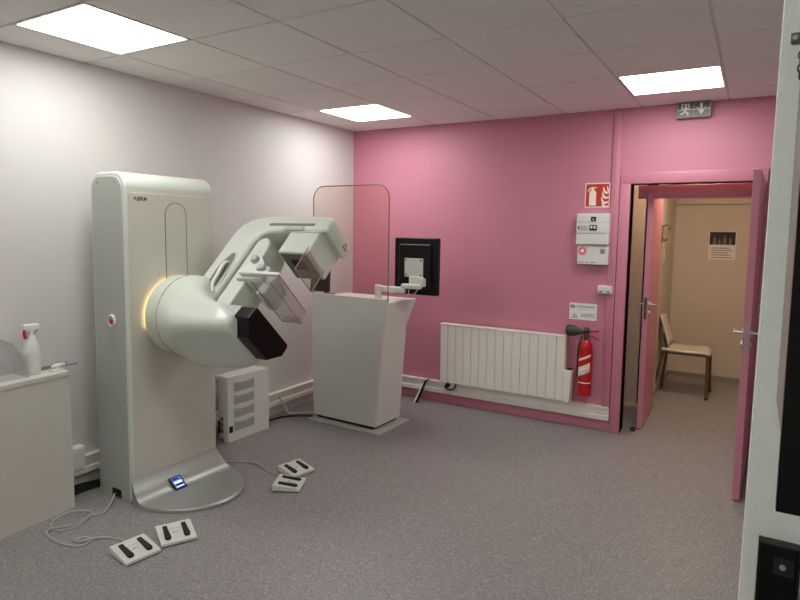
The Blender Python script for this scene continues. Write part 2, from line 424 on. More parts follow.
ap = [(2.425, 1.20)] + [(2.5 - 0.0775 * math.cos(math.radians(a)), 1.718 + 0.0775 * math.sin(math.radians(a))) for a in range(0, 181, 15)] + [(2.58, 1.20)]
X = CX1 + 0.004
sc_ = MB().prism([(X, a, b) for a, b in ap], (0.0025, 0, 0), bev=0.001, seg=1)
for k in range(22): sc_.box((X + 0.002, 2.431, 1.22 + k * 0.0215), (X + 0.0036, 2.573, 1.235 + k * 0.0215))
sc_.tube([(X + 0.001, a, b) for a, b in ap], 0.003, seg=6, smooth=0, mi=1)
obj('slot_cover', sc_, [M['panelgrey'], M['midgrey']], col)
Mt = Matrix(((0, 0, 1, CX1 + 0.0045), (1, 0, 0, 2.212), (0, 1, 0, 1.797), (0, 0, 0, 1)))
lt = obj('lettering', text_mesh('FUJIFILM', 0.031, Mt @ Matrix.Diagonal((0.75, 1, 1, 1))), M['darkink'], col, wn=False); lt['label'] = 'dark maker lettering'
# emergency button
bx = (-3.247, CY0 - 0.004, 1.09)
eb = obj('emergency_button', MB().lathe(bx, (0, -1, 0), [(0.038, 0), (0.038, 0.006), (0.033, 0.012), (0.028, 0.012), (0.026, 0.003), (0.0, 0.003)], seg=28), M['white'], mm)
obj('button_well', MB().cyl((bx[0], bx[1] - 0.003, bx[2]), (bx[0], bx[1] - 0.0045, bx[2]), 0.0255, seg=28), M['sidegrey'], eb)
obj('button_cap', MB().lathe((bx[0] + 0.006, bx[1] - 0.0045, bx[2] - 0.002), (0, -1, 0), [(0.014, 0), (0.014, 0.008), (0.010, 0.011), (0, 0.012)], seg=24), M['red'], eb)
obj('cable_port', MB().box((-3.29, CY0 - 0.009, 0.012), (-3.205, CY0, 0.062), bev=0.004), M['dark'], mm)
# base with flared ramp
hw, yc0, ex = 0.352, 2.476, 0.462
na, nt_ = 48, 30
rows = []
for ia in range(na + 1):
    th = -PI / 2 + PI * ia / na; cz = max(math.cos(th), 0.0); e = max(ex * cz ** 0.9, 0.004)
    row = []
    for it in range(nt_ + 1):
        t_ = it / nt_; d = e * t_
        q = max(0.0, 1 - d / 0.15) ** 2.3
        z = 0.026 + 0.122 * q
        if it == nt_ and e > 0.15: z = 0.018
        y = yc0 + (hw * (1 - q) + 0.322 * q) * math.sin(th)
        row.append((CX1 + d, y, z))
    rows.append(row)
bs = MB().grid(rows)
edge_ = [r_[-1] for r_ in rows]
bs.grid([edge_, [(p[0], p[1] , 0.0) for p in edge_]])
bs.box((CX0 + 0.005, CY0, 0.0), (CX1 + 0.002, yc0 + hw, 0.02), bev=0.003)
bs.grid([[(CX1, yc0 - 0.322, 0), (CX1, yc0 + 0.322, 0)], [(CX1, yc0 - 0.322, 0.148), (CX1, yc0 + 0.322, 0.148)]])
base = obj('base', bs, M['silver'], mm, sharp=50, wn=False)
# little display on the ramp
a = math.radians(38)
Md = Matrix.Translation((-3.018, 2.415, 0.060)) @ Matrix.Rotation(a, 4, 'Y') @ Matrix.Scale(0.8, 4)
dp = obj('display', MB().box((-0.058, -0.055, -0.006), (0.058, 0.055, 0.004), bev=0.004, Mx=Md), M['black_gloss'], mm)
sc_ = MB().box((-0.046, -0.042, 0.004), (0.046, 0.042, 0.0048), Mx=Md)
sc_.box((-0.012, -0.036, 0.0048), (0.008, 0.036, 0.0054), mi=1, Mx=Md).box((0.014, -0.030, 0.0048), (0.026, 0.036, 0.0054), mi=2, Mx=Md).box((0.032, -0.036, 0.0048), (0.041, 0.03, 0.0054), mi=1, Mx=Md).box((-0.038, -0.036, 0.0048), (-0.026, 0.02, 0.0054), mi=2, Mx=Md)
s_ = obj('screen', sc_, [M['screen'], M['screenbar'], M['screendark']], dp, wn=False); s_['label'] = 'small lit blue screen'
# rotating hub with amber ring light
ring = lambda X, rr_, n=56: [G(X, rr_ * math.cos(2 * PI * i / n), rr_ * math.sin(2 * PI * i / n)) for i in range(n)]
def arc_ring(X, rr_): return [G(X, rr_ * math.cos(math.radians(q)), rr_ * math.sin(math.radians(q))) for q in range(-150, -39, 5)]
obj('ring_light', MB().grid([arc_ring(CX1 + 0.005, 0.190), arc_ring(CX1 + 0.005, 0.222), arc_ring(CX1 + 0.012, 0.222), arc_ring(CX1 + 0.012, 0.190)]), M['amber'], mm, wn=False)
obj('hub', MB().loft([ring(-3.10, 0.186), ring(-3.082, 0.186), ring(-3.080, 0.236), ring(-3.066, 0.243), ring(-2.97, 0.245), ring(-2.965, 0.240)]), M['shell'], mm, sharp=40)
obj('hub_seam', MB().tube([G(-2.966, 0.2435 * math.cos(2 * PI * i / 48), 0.2435 * math.sin(2 * PI * i / 48)) for i in range(48)], 0.003, seg=6, smooth=0, closed=True), M['midgrey'], mm)
secs = [(-2.972, -0.244, 0.244, -0.244, 0.244, 0.242), (-2.90, -0.25, 0.232, -0.244, 0.240, 0.21), (-2.85, -0.25, 0.18, -0.24, 0.236, 0.16), (-2.79, -0.245, 0.10, -0.238, 0.234, 0.11),
        (-2.70, -0.235, 0.04, -0.236, 0.228, 0.085), (-2.60, -0.222, 0.0, -0.232, 0.22, 0.07), (-2.50, -0.204, -0.02, -0.222, 0.21, 0.06), (-2.42, -0.182, -0.06, -0.20, 0.18, 0.05), (-2.38, -0.16, -0.075, -0.165, 0.15, 0.04)]
obj('lower_housing', MB().loft([rr(*s) for s in secs]), M['shell'], mm, sharp=60)
# detector with black chest plate
dt = obj('detector', gbox(MB(), -2.70, -2.40, -0.10, -0.002, -0.168, 0.196, 0.012, 3), M['lightgrey'], mm)
cp = [(0.0, -0.150), (0.0, 0.182), (-0.012, 0.196), (-0.076, 0.194), (-0.163, 0.110), (-0.163, -0.095), (-0.085, -0.172), (-0.012, -0.165)]
dk = obj('chest_plate', MB().prism([G(-2.41, u, v) for u, v in cp], (0.112, 0, 0), bev=0.006, seg=2), M['black_gloss'], dt); dk['label'] = 'black chest side end of the detector'
# C shaped arm and tube head: one cover, profile in (X, u), thickness in v
ap = [(-3.00, 0.05), (-2.995, 0.20), (-2.99, 0.36), (-2.992, 0.55), (-2.99, 0.66), (-2.965, 0.72), (-2.91, 0.765), (-2.83, 0.79), (-2.72, 0.80), (-2.42, 0.802), (-2.34, 0.800), (-2.28, 0.792), (-2.245, 0.776), (-2.23, 0.756), (-2.23, 0.70), (-2.245, 0.672),
      (-2.62, 0.660), (-2.70, 0.655), (-2.745, 0.63), (-2.77, 0.57), (-2.775, 0.30), (-2.78, 0.12), (-2.79, 0.0)]
V0, V1 = -0.085, 0.185
arm = obj('arm', MB().prism([G(X, u, V0) for X, u in ap], G(0, 0, V1) - G(0, 0, V0), bev=0.03, seg=4), M['shell'], mm, sharp=50)
gr = gbox(MB(), -2.72, -2.35, 0.70, 0.722, V0 - 0.002, V0 + 0.003, 0.001, 1)
obj('groove', gr, M['midgrey'], arm)
kp = gbox(MB(), -2.58, -2.42, 0.664, 0.692, V0 - 0.004, V0 + 0.002, 0.002, 1)
obj('arm_keypad', kp, M['lightgrey'], arm)
# collimator under the head
cb = obj('collimator', gbox(MB(), -2.53, -2.292, 0.492, 0.668, V0 + 0.018, V1 - 0.006, 0.010, 3), M['shell'], mm)
sl = gbox(MB(), -2.535, -2.284, 0.660, 0.668, V0 + 0.010, V1 + 0.002, 0.003, 1); obj('seam_strip', sl, M['white'], cb)
gbox_u = gbox(MB(), -2.515, -2.31, 0.488, 0.493, V0 + 0.03, V1 - 0.012, 0.002, 1); obj('lower_plate', gbox_u, M['midgrey'], cb)
obj('beam_window', gbox(MB(), -2.46, -2.36, 0.485, 0.489, 0.0, 0.085, 0.002, 1), M['dark'], cb)
# transparent face guard
gp = obj('face_guard', gbox(MB(), -2.290, -2.286, 0.345, 0.51, -0.088, 0.125, 0.001, 1), M['clear'], mm)
obj('guard_rim', MB().tube([G(-2.288, 0.52, -0.088), G(-2.288, 0.35, -0.088), G(-2.288, 0.345, -0.08), G(-2.288, 0.345, 0.117), G(-2.288, 0.35, 0.125), G(-2.288, 0.52, 0.125)], 0.0035, seg=8, smooth=0), M['clear_edge'], gp)
# compression column, carriage, paddle
cc = [( -2.755, 0.06), (-2.755, 0.575), (-2.735, 0.605), (-2.70, 0.615), (-2.665, 0.60), (-2.64, 0.56), (-2.632, 0.50), (-2.632, 0.06)]
obj('compression_column', MB().prism([G(X, u, -0.065) for X, u in cc], G(0, 0, 0.14) - G(0, 0, -0.065), bev=0.015, seg=3), M['shell'], mm, sharp=50)
ca = obj('paddle_carriage', gbox(MB(), -2.68, -2.48, 0.25, 0.36, -0.09, 0.12, 0.02, 3).prism([G(-2.69, 0.245, -0.092), G(-2.69, 0.30, -0.092), G(-2.64, 0.43, -0.092), G(-2.60, 0.43, -0.092), G(-2.50, 0.33, -0.092), G(-2.48, 0.25, -0.092)], G(0, 0, -0.06) - G(0, 0, -0.092), bev=0.006), M['white'], mm)
for X_, u_ in ((-2.622, 0.392), (-2.528, 0.325)):
    obj('knob', MB().lathe(G(X_, u_, -0.09), G(0, 0, -1) - G(0, 0, 0), [(0.027, 0), (0.027, 0.022), (0.022, 0.03), (0.0, 0.031)], seg=20), M['lightgrey'], ca)
obj('lever', gbox(MB(), -2.66, -2.34, 0.262, 0.285, -0.125, -0.098, 0.008, 2), M['white'], ca)
obj('paddle_bracket', gbox(MB(), -2.50, -2.43, 0.165, 0.30, -0.06, 0.10, 0.012, 3), M['lightgrey'], ca)
pd = MB(); gbox(pd, -2.45, -2.30, 0.160, 0.164, -0.172, 0.197); gbox(pd, -2.304, -2.30, 0.164, 0.24, -0.15, 0.175); gbox(pd, -2.45, -2.304, 0.164, 0.20, -0.172, -0.168); gbox(pd, -2.45, -2.304, 0.164, 0.20, 0.193, 0.197)
pa = obj('compression_paddle', pd, M['clear'], mm, wn=False)
e_ = MB(); e_.tube([G(-2.30, 0.162, -0.172), G(-2.30, 0.162, 0.197)], 0.003, seg=8, smooth=0); e_.tube([G(-2.302, 0.24, -0.15), G(-2.302, 0.24, 0.175)], 0.0035, seg=8, smooth=0)
e_.tube([G(-2.30, 0.162, -0.172), G(-2.302, 0.24, -0.15)], 0.003, seg=8, smooth=0); e_.tube([G(-2.30, 0.162, 0.197), G(-2.302, 0.24, 0.175)], 0.003, seg=8, smooth=0)
e_.tube([G(-2.30, 0.162, -0.172), G(-2.45, 0.162, -0.172), G(-2.45, 0.162, 0.197), G(-2.30, 0.162, 0.197)], 0.003, seg=8, smooth=0)
obj('paddle_rim', e_, M['clear_edge'], pa)
# hand grip on the arm, warning label on the head
ov = [(-2.815, 0.115), (-2.800, 0.19), (-2.797, 0.29), (-2.805, 0.39), (-2.835, 0.45), (-2.872, 0.44), (-2.900, 0.36), (-2.905, 0.25), (-2.885, 0.15), (-2.845, 0.10)]
grp = obj('grip_recess_shade', MB().prism([G(X, u, V0 - 0.001) for X, u in ov], G(0, 0, V0 + 0.004) - G(0, 0, V0 - 0.001), bev=0.001, seg=1), M['midgrey'], mm)  # flush grey plate, its tone stands for the shade inside the recess
obj('recess_rim', MB().tube([G(X, u, V0 - 0.001) for X, u in ov], 0.006, seg=8, smooth=4, closed=True), M['shell'], grp)
obj('hand_grip', MB().tube([G(-2.80, 0.13, V0), G(-2.815, 0.17, V0 - 0.025), G(-2.825, 0.24, V0 - 0.03), G(-2.84, 0.33, V0 - 0.025), G(-2.85, 0.37, V0)], 0.012, seg=12, smooth=6), M['white'], grp)
wl_ = MB().prism([Vector((-2.2299, 0, 0)) + Vector((0, p.y, p.z)) for p in (G(0, 0.703, 0.090), G(0, 0.703, 0.145), G(0, 0.752, 0.118))], (0.001, 0, 0))
wl_.prism([Vector((-2.2289, 0, 0)) + Vector((0, p.y, p.z)) for p in (G(0, 0.709, 0.099), G(0, 0.709, 0.136), G(0, 0.743, 0.118))], (0.001, 0, 0), mi=1)
obj('warning_label', wl_, [M['darkink'], M['yellow']], arm, wn=False)

# ------------------------------------------------------------------ generator cabinet behind the column
t = thing('generator_cabinet', 'low white equipment cabinet with four vent grilles, behind the mammography column', 'equipment cabinet', (-3.45, 3.40, 0))
obj('body', MB().box((-3.53, 3.215, 0.01), (-3.42, 3.59, 0.50), bev=0.006), M['consoleside'], t)
gx0, gx1 = -3.392, -3.372      # front plane, near and far end
pn = MB().prism([(gx0, 3.185, 0), (gx1, 3.61, 0), (gx1 - 0.05, 3.61, 0), (gx0 - 0.05, 3.185, 0)], (0, 0, 0.512), bev=0.005)
pn.prism([(gx0 - 0.045, 3.19, 0.485), (gx1 - 0.045, 3.605, 0.485), (-3.53, 3.605, 0.485), (-3.53, 3.19, 0.485)], (0, 0, 0.028), bev=0.005)
obj('front_panel', pn, M['white'], t)
fx = lambda y: gx0 + (gx1 - gx0) * (y - 3.185) / 0.425
for k in range(4):
    z0 = 0.078 + k * 0.1035; ya, yb = 3.245, 3.45
    v = MB(); pts = [(ya, z0), (yb, z0), (yb, z0 + 0.08)] + [(yb - (yb - ya) * q / 8, z0 + 0.08 - 0.014 * math.sin(PI * q / 8)) for q in range(1, 8)] + [(ya, z0 + 0.08)]
    v.prism([(fx(y), y, z_) for y, z_ in pts], (0.003, 0, 0), bev=0.001, seg=1)
    for q in range(17): v.box((fx(ya + q * 0.0117) + 0.002, ya + 0.006 + q * 0.0117, z0 + 0.006), (fx(ya + q * 0.0117) + 0.0042, ya + 0.010 + q * 0.0117, z0 + 0.06), mi=1)
    obj('vent_grille', v, [M['lightgrey'], M['mesh']], t)
for z in (0.06, 0.105, 0.15): obj('connector', MB().box((-3.50, 3.206, z), (-3.45, 3.217, z + 0.032), bev=0.003), M['midgrey'], t)
obj('power_socket', MB().box((-3.394, 3.196, 0.075), (-3.386, 3.232, 0.125), bev=0.003), M['dark'], t)
obj('rear_socket', MB().box((-3.526, 3.206, 0.05), (-3.508, 3.217, 0.15), bev=0.003), M['dark'], t)

# ------------------------------------------------------------------ operator console with glass screen
cs = thing('operator_console', 'white operator console behind the glass screen in the far left corner', 'console', (-2.579, 3.997, 0), math.radians(-2.0))
def xs_(z): return 0.086 * (z - 0.043) / 1.057       # the front widens upwards on the right
obj('base_plate', MB().box((-0.665, -0.05, 0), (0.075, 0.42, 0.018), bev=0.003), M['lightgrey'], cs, local=True)
obj('plinth', MB().box((-0.63, 0.02, 0.018), (-0.03, 0.35, 0.045)), M['dark'], cs, local=True)
obj('front_panel', MB().prism([(-0.655, 0, 0.043), (0, 0, 0.043), (xs_(1.10), 0, 1.10), (-0.685, 0, 1.10)], (0, 0.03, 0), bev=0.005), M['console'], cs, local=True)
def sq(x, z, y1, w=0.027): return [(x, 0.03, z), (x, y1, z), (x - w, y1, z), (x - w, 0.03, z)]
sd = MB().loft([sq(-0.002, 0.043, 0.37), sq(xs_(0.86) - 0.004, 0.86, 0.355)])
sd.loft([sq(-0.628, 0.043, 0.37), sq(-0.65, 0.86, 0.355), sq(-0.65, 0.862, 0.357), sq(-0.656, 1.045, 0.46)])
sd.box((-0.63, 0.33, 0.043), (0.0, 0.35, 0.86))
obj('side_panel', sd, M['consoleside'], cs, local=True)
wg = MB().loft([sq(xs_(0.862) - 0.002, 0.862, 0.357), sq(xs_(1.045) - 0.002, 1.045, 0.47)])
obj('flared_wing', wg, M['consoleside'], cs, local=True)
obj('worktop', MB().prism([(-0.683, 0.03, 1.045), (0.084, 0.03, 1.045), (0.084, 0.475, 1.045), (-0.683, 0.475, 1.045)], (0, 0, 0.022), bev=0.004), M['white'], cs, local=True)
# lead glass screen standing on the console front
gs = thing('glass_screen', 'tall clear radiation screen with rounded corners, standing on the operator console', 'glass screen', (-2.579, 3.997, 1.069), math.radians(-2.0))
GX0, GX1, GZ0, GZ1, gr_ = -0.69, 0.085, 0.0, 0.935, 0.11
gp = [(GX0, GZ0), (GX1, GZ0)] + arc(GX1 - gr_, GZ1 - gr_, gr_, 0, 90, 8) + arc(GX0 + gr_, GZ1 - gr_, gr_, 90, 180, 8)
obj('glass_pane', MB().prism([(a, 0.034, b) for a, b in gp], (0, 0.008, 0)), M['glass'], gs, local=True, wn=False)
obj('glass_edge_band', MB().tube([(a, 0.038, b) for a, b in gp[1:]] + [(GX0, 0.038, GZ0)], 0.0042, seg=8, smooth=0), M['glass_edge'], gs, local=True)
# screen bracket
for xc in (-0.56, -0.06): obj('clamp', MB().box((xc - 0.04, 0.042, 0.0), (xc + 0.04, 0.058, 0.03), bev=0.004), M['lightgrey'], gs, local=True)
# monitor on arm, seen from behind
mo = thing('arm_monitor', 'black monitor seen from behind with white mounting plate, on an arm above the console', 'monitor', (-2.375, 4.33, 1.069))
bz = MB().box((-2.600, 4.30, 1.118), (-2.190, 4.345, 1.588), bev=0.012, seg=3)
bz.box((-2.545, 4.275, 1.17), (-2.245, 4.302, 1.535), bev=0.02, seg=3)
obj('housing', bz, M['dark'], mo)
obj('display_face', MB().box((-2.585, 4.345, 1.135), (-2.205, 4.348, 1.573)), M['black_gloss'], mo)
pl = MB().box((-2.478, 4.258, 1.268), (-2.310, 4.276, 1.420), bev=0.004)
for x in (-2.462, -2.326):
    for z in (1.284, 1.404): pl.cyl((x, 4.258, z), (x, 4.254, z), 0.007, seg=10, mi=1)
obj('mounting_plate', pl, [M['white'], M['dark']], mo)
am = MB().box((-2.42, 4.225, 1.205), (-2.30, 4.275, 1.275), bev=0.012, seg=2).box((-2.47, 4.18, 1.175), (-2.29, 4.235, 1.215), bev=0.014, seg=2)
am.box((-2.72, 4.19, 1.135), (-2.44, 4.235, 1.185), bev=0.014, seg=3).cyl((-2.70, 4.21, 1.069), (-2.70, 4.21, 1.19), 0.03, seg=20, bev=0.004).box((-2.315, 4.215, 1.195), (-2.275, 4.262, 1.262), bev=0.006)
obj('mount_arm', am, M['white'], mo)
obj('cable', MB().tube([(-2.40, 4.225, 1.20), (-2.405, 4.205, 1.14), (-2.37, 4.2, 1.125), (-2.33, 4.205, 1.16), (-2.325, 4.225, 1.20)], 0.005, seg=8), M['cable'], mo)
# second monitor, dark, behind the glass
m2 = thing('desktop_monitor', 'dark slim monitor standing on the console behind the glass, left of the arm monitor', 'monitor', (-3.225, 4.19, 1.069), math.radians(8))
obj('screen_panel', MB().prism([(-0.16, -0.02, 0.03), (0.03, -0.02, 0.03), (0.012, 0.03, 0.33), (-0.16, 0.03, 0.33)], (0, 0.03, 0.004), bev=0.006), M['dark'], m2, local=True)
obj('stand', MB().box((-0.025, -0.05, 0.0), (0.04, 0.09, 0.012), bev=0.004).box((-0.03, 0.002, 0.01), (0.01, 0.03, 0.10), bev=0.004), M['midgrey'], m2, local=True)

# ------------------------------------------------------------------ foot switches
def foot_switch(loc, rz, label, first=None):
    if first is not None: return copy_thing(first, loc, rz, label)
    t = thing('foot_switch', label, 'foot switch', loc, rz, 'white foot switches on the floor')
    w, l = 0.09, 0.088
    body = MB().prism([(-w, -l, 0.004), (w, -l, 0.004), (w, -l, 0.022), (-w, -l, 0.022)][0:4], (0, 0.001, 0)) if False else MB()
    body.loft([[(-w, -l, 0.006), (w, -l, 0.006), (w, l, 0.006), (-w, l, 0.006)], [(-w, -l, 0.020), (w, -l, 0.020), (w, l, 0.042), (-w, l, 0.042)]])
    b = obj('body', body, M['pedal'], t, local=True)
    obj('rubber_foot', MB().box((-w + 0.006, -l + 0.006, 0), (w - 0.006, l - 0.004, 0.007)), M['rubber'], t, local=True)
    sl = (0.042 - 0.020) / (2 * l)
    for sx in (-0.048, 0.048):
        P = []
        q = [(-0.011, 0.058), (0.011, 0.058), (0.012, 0.02), (0.016, -0.045)] + [(0.016 * math.cos(a_), -0.048 + 0.016 * math.sin(a_)) for a_ in [0, -0.6, -1.2, -1.94, -2.5, -3.14]] + [(-0.016, -0.045), (-0.012, 0.02)]
        P = [(sx + x, y, 0.031 + sl * y) for x, y in q]
        obj('pedal', MB().prism(P, (0, 0, 0.010), bev=0.002), M['rubber'], t, local=True)
    ic = MB()
    for k in range(3): ic.box((-0.018 + k * 0.012, -0.008, 0.0305), (-0.010 + k * 0.012, 0.008, 0.0325))
    ic.box((-0.03, 0.03, 0.034), (0.03, 0.0315, 0.0365))
    obj('marking', ic, M['lightgrey'], t, local=True, wn=False)
    return t
f0 = foot_switch((-2.607, 1.821, 0), math.radians(90 - 92), 'x')
# orient: long pedals point away from the column (+x side towards the room)
f0.rotation_euler = (0, 0, math.radians(81)); f0['label'] = 'white foot switch with two black pedals, nearest the camera, cable attached'
foot_switch((-2.572, 2.040, 0), math.radians(62), 'white foot switch touching the nearest one, beside the machine base edge', f0)
foot_switch((-2.486, 2.848, 0), math.radians(116), 'white foot switch right of the base, closer one of the far pair', f0)
foot_switch((-2.603, 3.052, 0), math.radians(77), 'white foot switch right of the base, farther one of the far pair', f0)

def cable(name, pts, r, m, label, smooth=6):
    mb = MB().tube(pts, r, seg=8, smooth=smooth)
    o = obj(name, mb, m, origin=pts[0]); tag(o, label, 'cable'); return o
z = 0.005
cable('floor_cable', [(-3.25, 2.14, 0.035), (-3.20, 2.08, 0.012), (-3.14, 2.0, z), (-3.162, 1.934, z), (-3.113, 1.828, z), (-3.155, 1.737, z), (-3.266, 1.772, z), (-3.31, 1.88, z), (-3.25, 1.955, z), (-3.174, 1.945, z + 0.008), (-3.125, 1.83, z + 0.008), (-3.197, 1.723, z + 0.006), (-3.142, 1.682, z), (-3.0, 1.675, z), (-2.904, 1.712, z), (-2.909, 1.78, z), (-2.97, 1.775, z), (-2.985, 1.735, z), (-2.93, 1.728, z + 0.008), (-2.90, 1.79, z + 0.008), (-2.86, 1.84, z), (-2.775, 1.86, z), (-2.70, 1.835, 0.02)], 0.0055, M['cable'], 'looping grey cable from the column port to the nearest foot switch')
cable('floor_cable', [(-3.14, 2.87, 0.012), (-3.042, 2.963, z), (-2.922, 2.997, z), (-2.778, 2.95, z), (-2.69, 2.93, z), (-2.655, 2.93, z), (-2.59, 2.92, 0.022)], 0.0055, M['cable'], 'grey cable curving from the base to the far pair of foot switches')
# black cables along the left wall, behind the desk
for k, lab in enumerate(('black cable on the floor against the left wall, nearest the wall', 'black cable on the floor along the left wall, middle one', 'black cable on the floor along the left wall, farthest from the wall')):
    x0 = W + 0.03 + 0.024 * k
    cable('wall_cable', [(x0, 1.85, 0.03 + 0.01 * (k % 2)), (x0 + 0.008, 2.0, 0.014), (x0 - 0.004, 2.1, 0.03 - 0.008 * k), (x0 + 0.006, 2.3, 0.012), (x0, 2.6, 0.012)], 0.010, M['cableblack'], lab)
cable('loose_cable', [(-3.53, 3.62, 0.012), (-3.50, 3.75, 0.01), (-3.47, 3.88, 0.01), (-3.40, 3.98, 0.008), (-3.33, 4.03, 0.008), (-3.27, 4.05, 0.009)], 0.009, M['cableblack'], 'black cable on the floor between the vented cabinet and the console')
cable('loose_cable', [(-3.535, 3.92, 0.17), (-3.51, 3.95, 0.10), (-3.48, 3.98, 0.02), (-3.42, 4.05, 0.01), (-3.34, 4.12, 0.01), (-3.27, 4.16, 0.009)], 0.007, M['cablewhite'], 'pale cable dropping from the left wall trunking to the console')
t = thing('junction_box', 'white junction box on the left wall trunking between desk and column', 'junction box', (W, 2.09, 0.2))
obj('housing', MB().box((W, 2.03, 0.14), (W + 0.06, 2.13, 0.285), bev=0.005), M['trunk'], t)
obj('cover', MB().box((W + 0.06, 2.04, 0.15), (W + 0.064, 2.12, 0.275), bev=0.002), M['white'], t)

# ------------------------------------------------------------------ white desk at the left edge and what stands on it
dk = thing('side_cabinet', 'plain white laminate cabinet against the left wall at the photo edge', 'cabinet', (-3.46, 1.4, 0))
DA = [(-3.575, 0.7), (-3.235, 0.7), (-3.352, 1.955), (-3.575, 1.955)]
obj('body', MB().prism([(x, y, 0.0) for x, y in ((-3.57, 0.71), (-3.242, 0.71), (-3.356, 1.945), (-3.57, 1.945))], (0, 0, 0.79)), M['desk'], dk)
obj('worktop', MB().prism([(x, y, 0.79) for x, y in DA], (0, 0, 0.025), bev=0.002), M['desk'], dk)
obj('end_panel', MB().prism([(-3.57, 1.945, 0), (-3.355, 1.945, 0), (-3.354, 1.955, 0), (-3.57, 1.955, 0)], (0, 0, 0.79)), M['desk'], dk)
DT = 0.815
sb = thing('spray_bottle', 'white spray bottle with red trigger on the white cabinet', 'spray bottle', (-3.455, 1.80, DT))
o3 = (-3.455, 1.80, DT)
obj('bottle', MB().lathe(o3, (0, 0, 1), [(0.039, 0), (0.043, 0.006), (0.043, 0.12), (0.036, 0.17), (0.019, 0.215), (0.015, 0.235)], seg=24), M['white'], sb)
obj('spray_head', MB().box((o3[0] - 0.018, o3[1] - 0.042, DT + 0.240), (o3[0] + 0.018, o3[1] + 0.045, DT + 0.284), bev=0.011, seg=3).cyl((o3[0], o3[1], DT + 0.232), (o3[0], o3[1], DT + 0.25), 0.020, seg=16).cyl((o3[0], o3[1] + 0.03, DT + 0.225), (o3[0], o3[1] + 0.03, DT + 0.25), 0.010, seg=12), M['white'], sb)
tr = obj('trigger', MB().tube([(o3[0] + 0.005, o3[1] - 0.030, DT + 0.262), (o3[0] + 0.012, o3[1] - 0.040, DT + 0.235), (o3[0] + 0.012, o3[1] - 0.034, DT + 0.205)], 0.009, seg=8), M['red'], sb); tr['label'] = 'red trigger'
ab = thing('acrylic_box', 'hazy clear plastic box with sloped front on the white cabinet', 'plastic box', (-3.44, 1.5, DT))
pr = [(1.30, 0.002), (1.745, 0.002), (1.735, 0.06), (1.705, 0.14), (1.665, 0.20), (1.60, 0.235), (1.30, 0.26)]
bx = MB().prism([(-3.53, y, DT + z_) for y, z_ in pr], (0.003, 0, 0)).prism([(-3.385, y, DT + z_) for y, z_ in pr], (0.003, 0, 0))
for (a_, b_) in zip(pr[1:-1], pr[2:]): bx.prism([(-3.527, a_[0], DT + a_[1]), (-3.385, a_[0], DT + a_[1]), (-3.385, b_[0], DT + b_[1]), (-3.527, b_[0], DT + b_[1])], (0, -0.003, -0.002))
obj('shell', bx, M['bag'], ab, wn=False)
obj('rim', MB().tube([(-3.382, y, DT + z_ + 0.002) for y, z_ in pr[1:]], 0.0025, seg=6, smooth=0), M['lightgrey'], ab)
o = obj('positioning_aid', MB().cyl((-3.51, 1.83, DT + 0.008), (-3.49, 2.02, DT + 0.02), 0.005, seg=10), M['midgrey'], origin=(-3.51, 1.83, DT)); tag(o, 'grey rod lying on the cabinet, farther one by the wall', 'rod', 'grey rods on the cabinet')
o = obj('positioning_aid', MB().cyl((-3.485, 1.86, DT + 0.008), (-3.415, 2.04, DT + 0.022), 0.005, seg=10), M['midgrey'], origin=(-3.46, 1.85, DT)); tag(o, 'grey rod on the cabinet, poking past its corner beside the white clip', 'rod', 'grey rods on the cabinet')
cpn = thing('white_clip', 'small white plastic clip on the cabinet corner beside the spray bottle', 'clip', (-3.43, 1.93, DT))
obj('clip_body', MB().box((-3.455, 1.885, DT), (-3.40, 1.945, DT + 0.012), bev=0.004).box((-3.45, 1.91, DT + 0.01), (-3.41, 1.95, DT + 0.035), bev=0.008, seg=3), M['white'], cpn)
obj('clip_arm', MB().cyl((-3.44, 1.90, DT + 0.02), (-3.40, 1.953, DT + 0.035), 0.009, seg=12), M['white'], cpn)

# ------------------------------------------------------------------ radiator
rd = thing('radiator', 'long white panel radiator with vertical sections on the pink wall', 'radiator', (-1.905, D - 0.05, 0.22))
n = 15; x0, x1 = -2.505, -1.328
secw = (x1 - x0) / n
obj('core', MB().box((x0 + 0.004, D - 0.085, 0.235), (x1 - 0.004, D - 0.04, 0.765)), M['radiator'], rd)
for k in range(n):
    obj('radiator_section', MB().box((x0 + k * secw + 0.002, D - 0.095, 0.222), (x0 + (k + 1) * secw - 0.002, D - 0.03, 0.772), bev=0.006, seg=2), M['radiator'], rd)
obj('top_cover', MB().box((x0 - 0.004, D - 0.098, 0.768), (x1 + 0.004, D - 0.02, 0.783), bev=0.004).box((-1.91, D - 0.1, 0.765), (-1.80, D - 0.09, 0.772)), M['radiator'], rd)
th_ = obj('control_box', MB().prism([(x1 + 0.003, D - 0.125, 0.222), (x1 + 0.052, D - 0.125, 0.222), (x1 + 0.068, D - 0.125, 0.50), (x1 + 0.003, D - 0.125, 0.50)], (0, 0.095, 0), bev=0.006), M['radiator'], rd)
obj('control_display', MB().box((x1 + 0.012, D - 0.112, 0.499), (x1 + 0.060, D - 0.045, 0.5035), bev=0.001), M['dark'], th_)
for xb_ in (x0 + 0.2, x1 - 0.23): obj('bracket', MB().box((xb_, D - 0.04, 0.3), (xb_ + 0.03, D - 0.0005, 0.7)), M['steel'], rd)
t = thing('power_plug', 'black plug with a short lead hanging under the radiator left end', 'plug', (-2.40, 5.0, 0.19))
obj('plug_body', MB().cyl((-2.435, D - 0.05, 0.195), (-2.435, D - 0.10, 0.185), 0.022, 0.016, seg=16, bev=0.003), M['dark'], t)
obj('lead', MB().tube([(-2.435, D - 0.10, 0.185), (-2.41, D - 0.105, 0.165), (-2.37, D - 0.09, 0.168), (-2.35, D - 0.075, 0.19), (-2.35, D - 0.06, 0.216)], 0.008, seg=8), M['cableblack'], t)
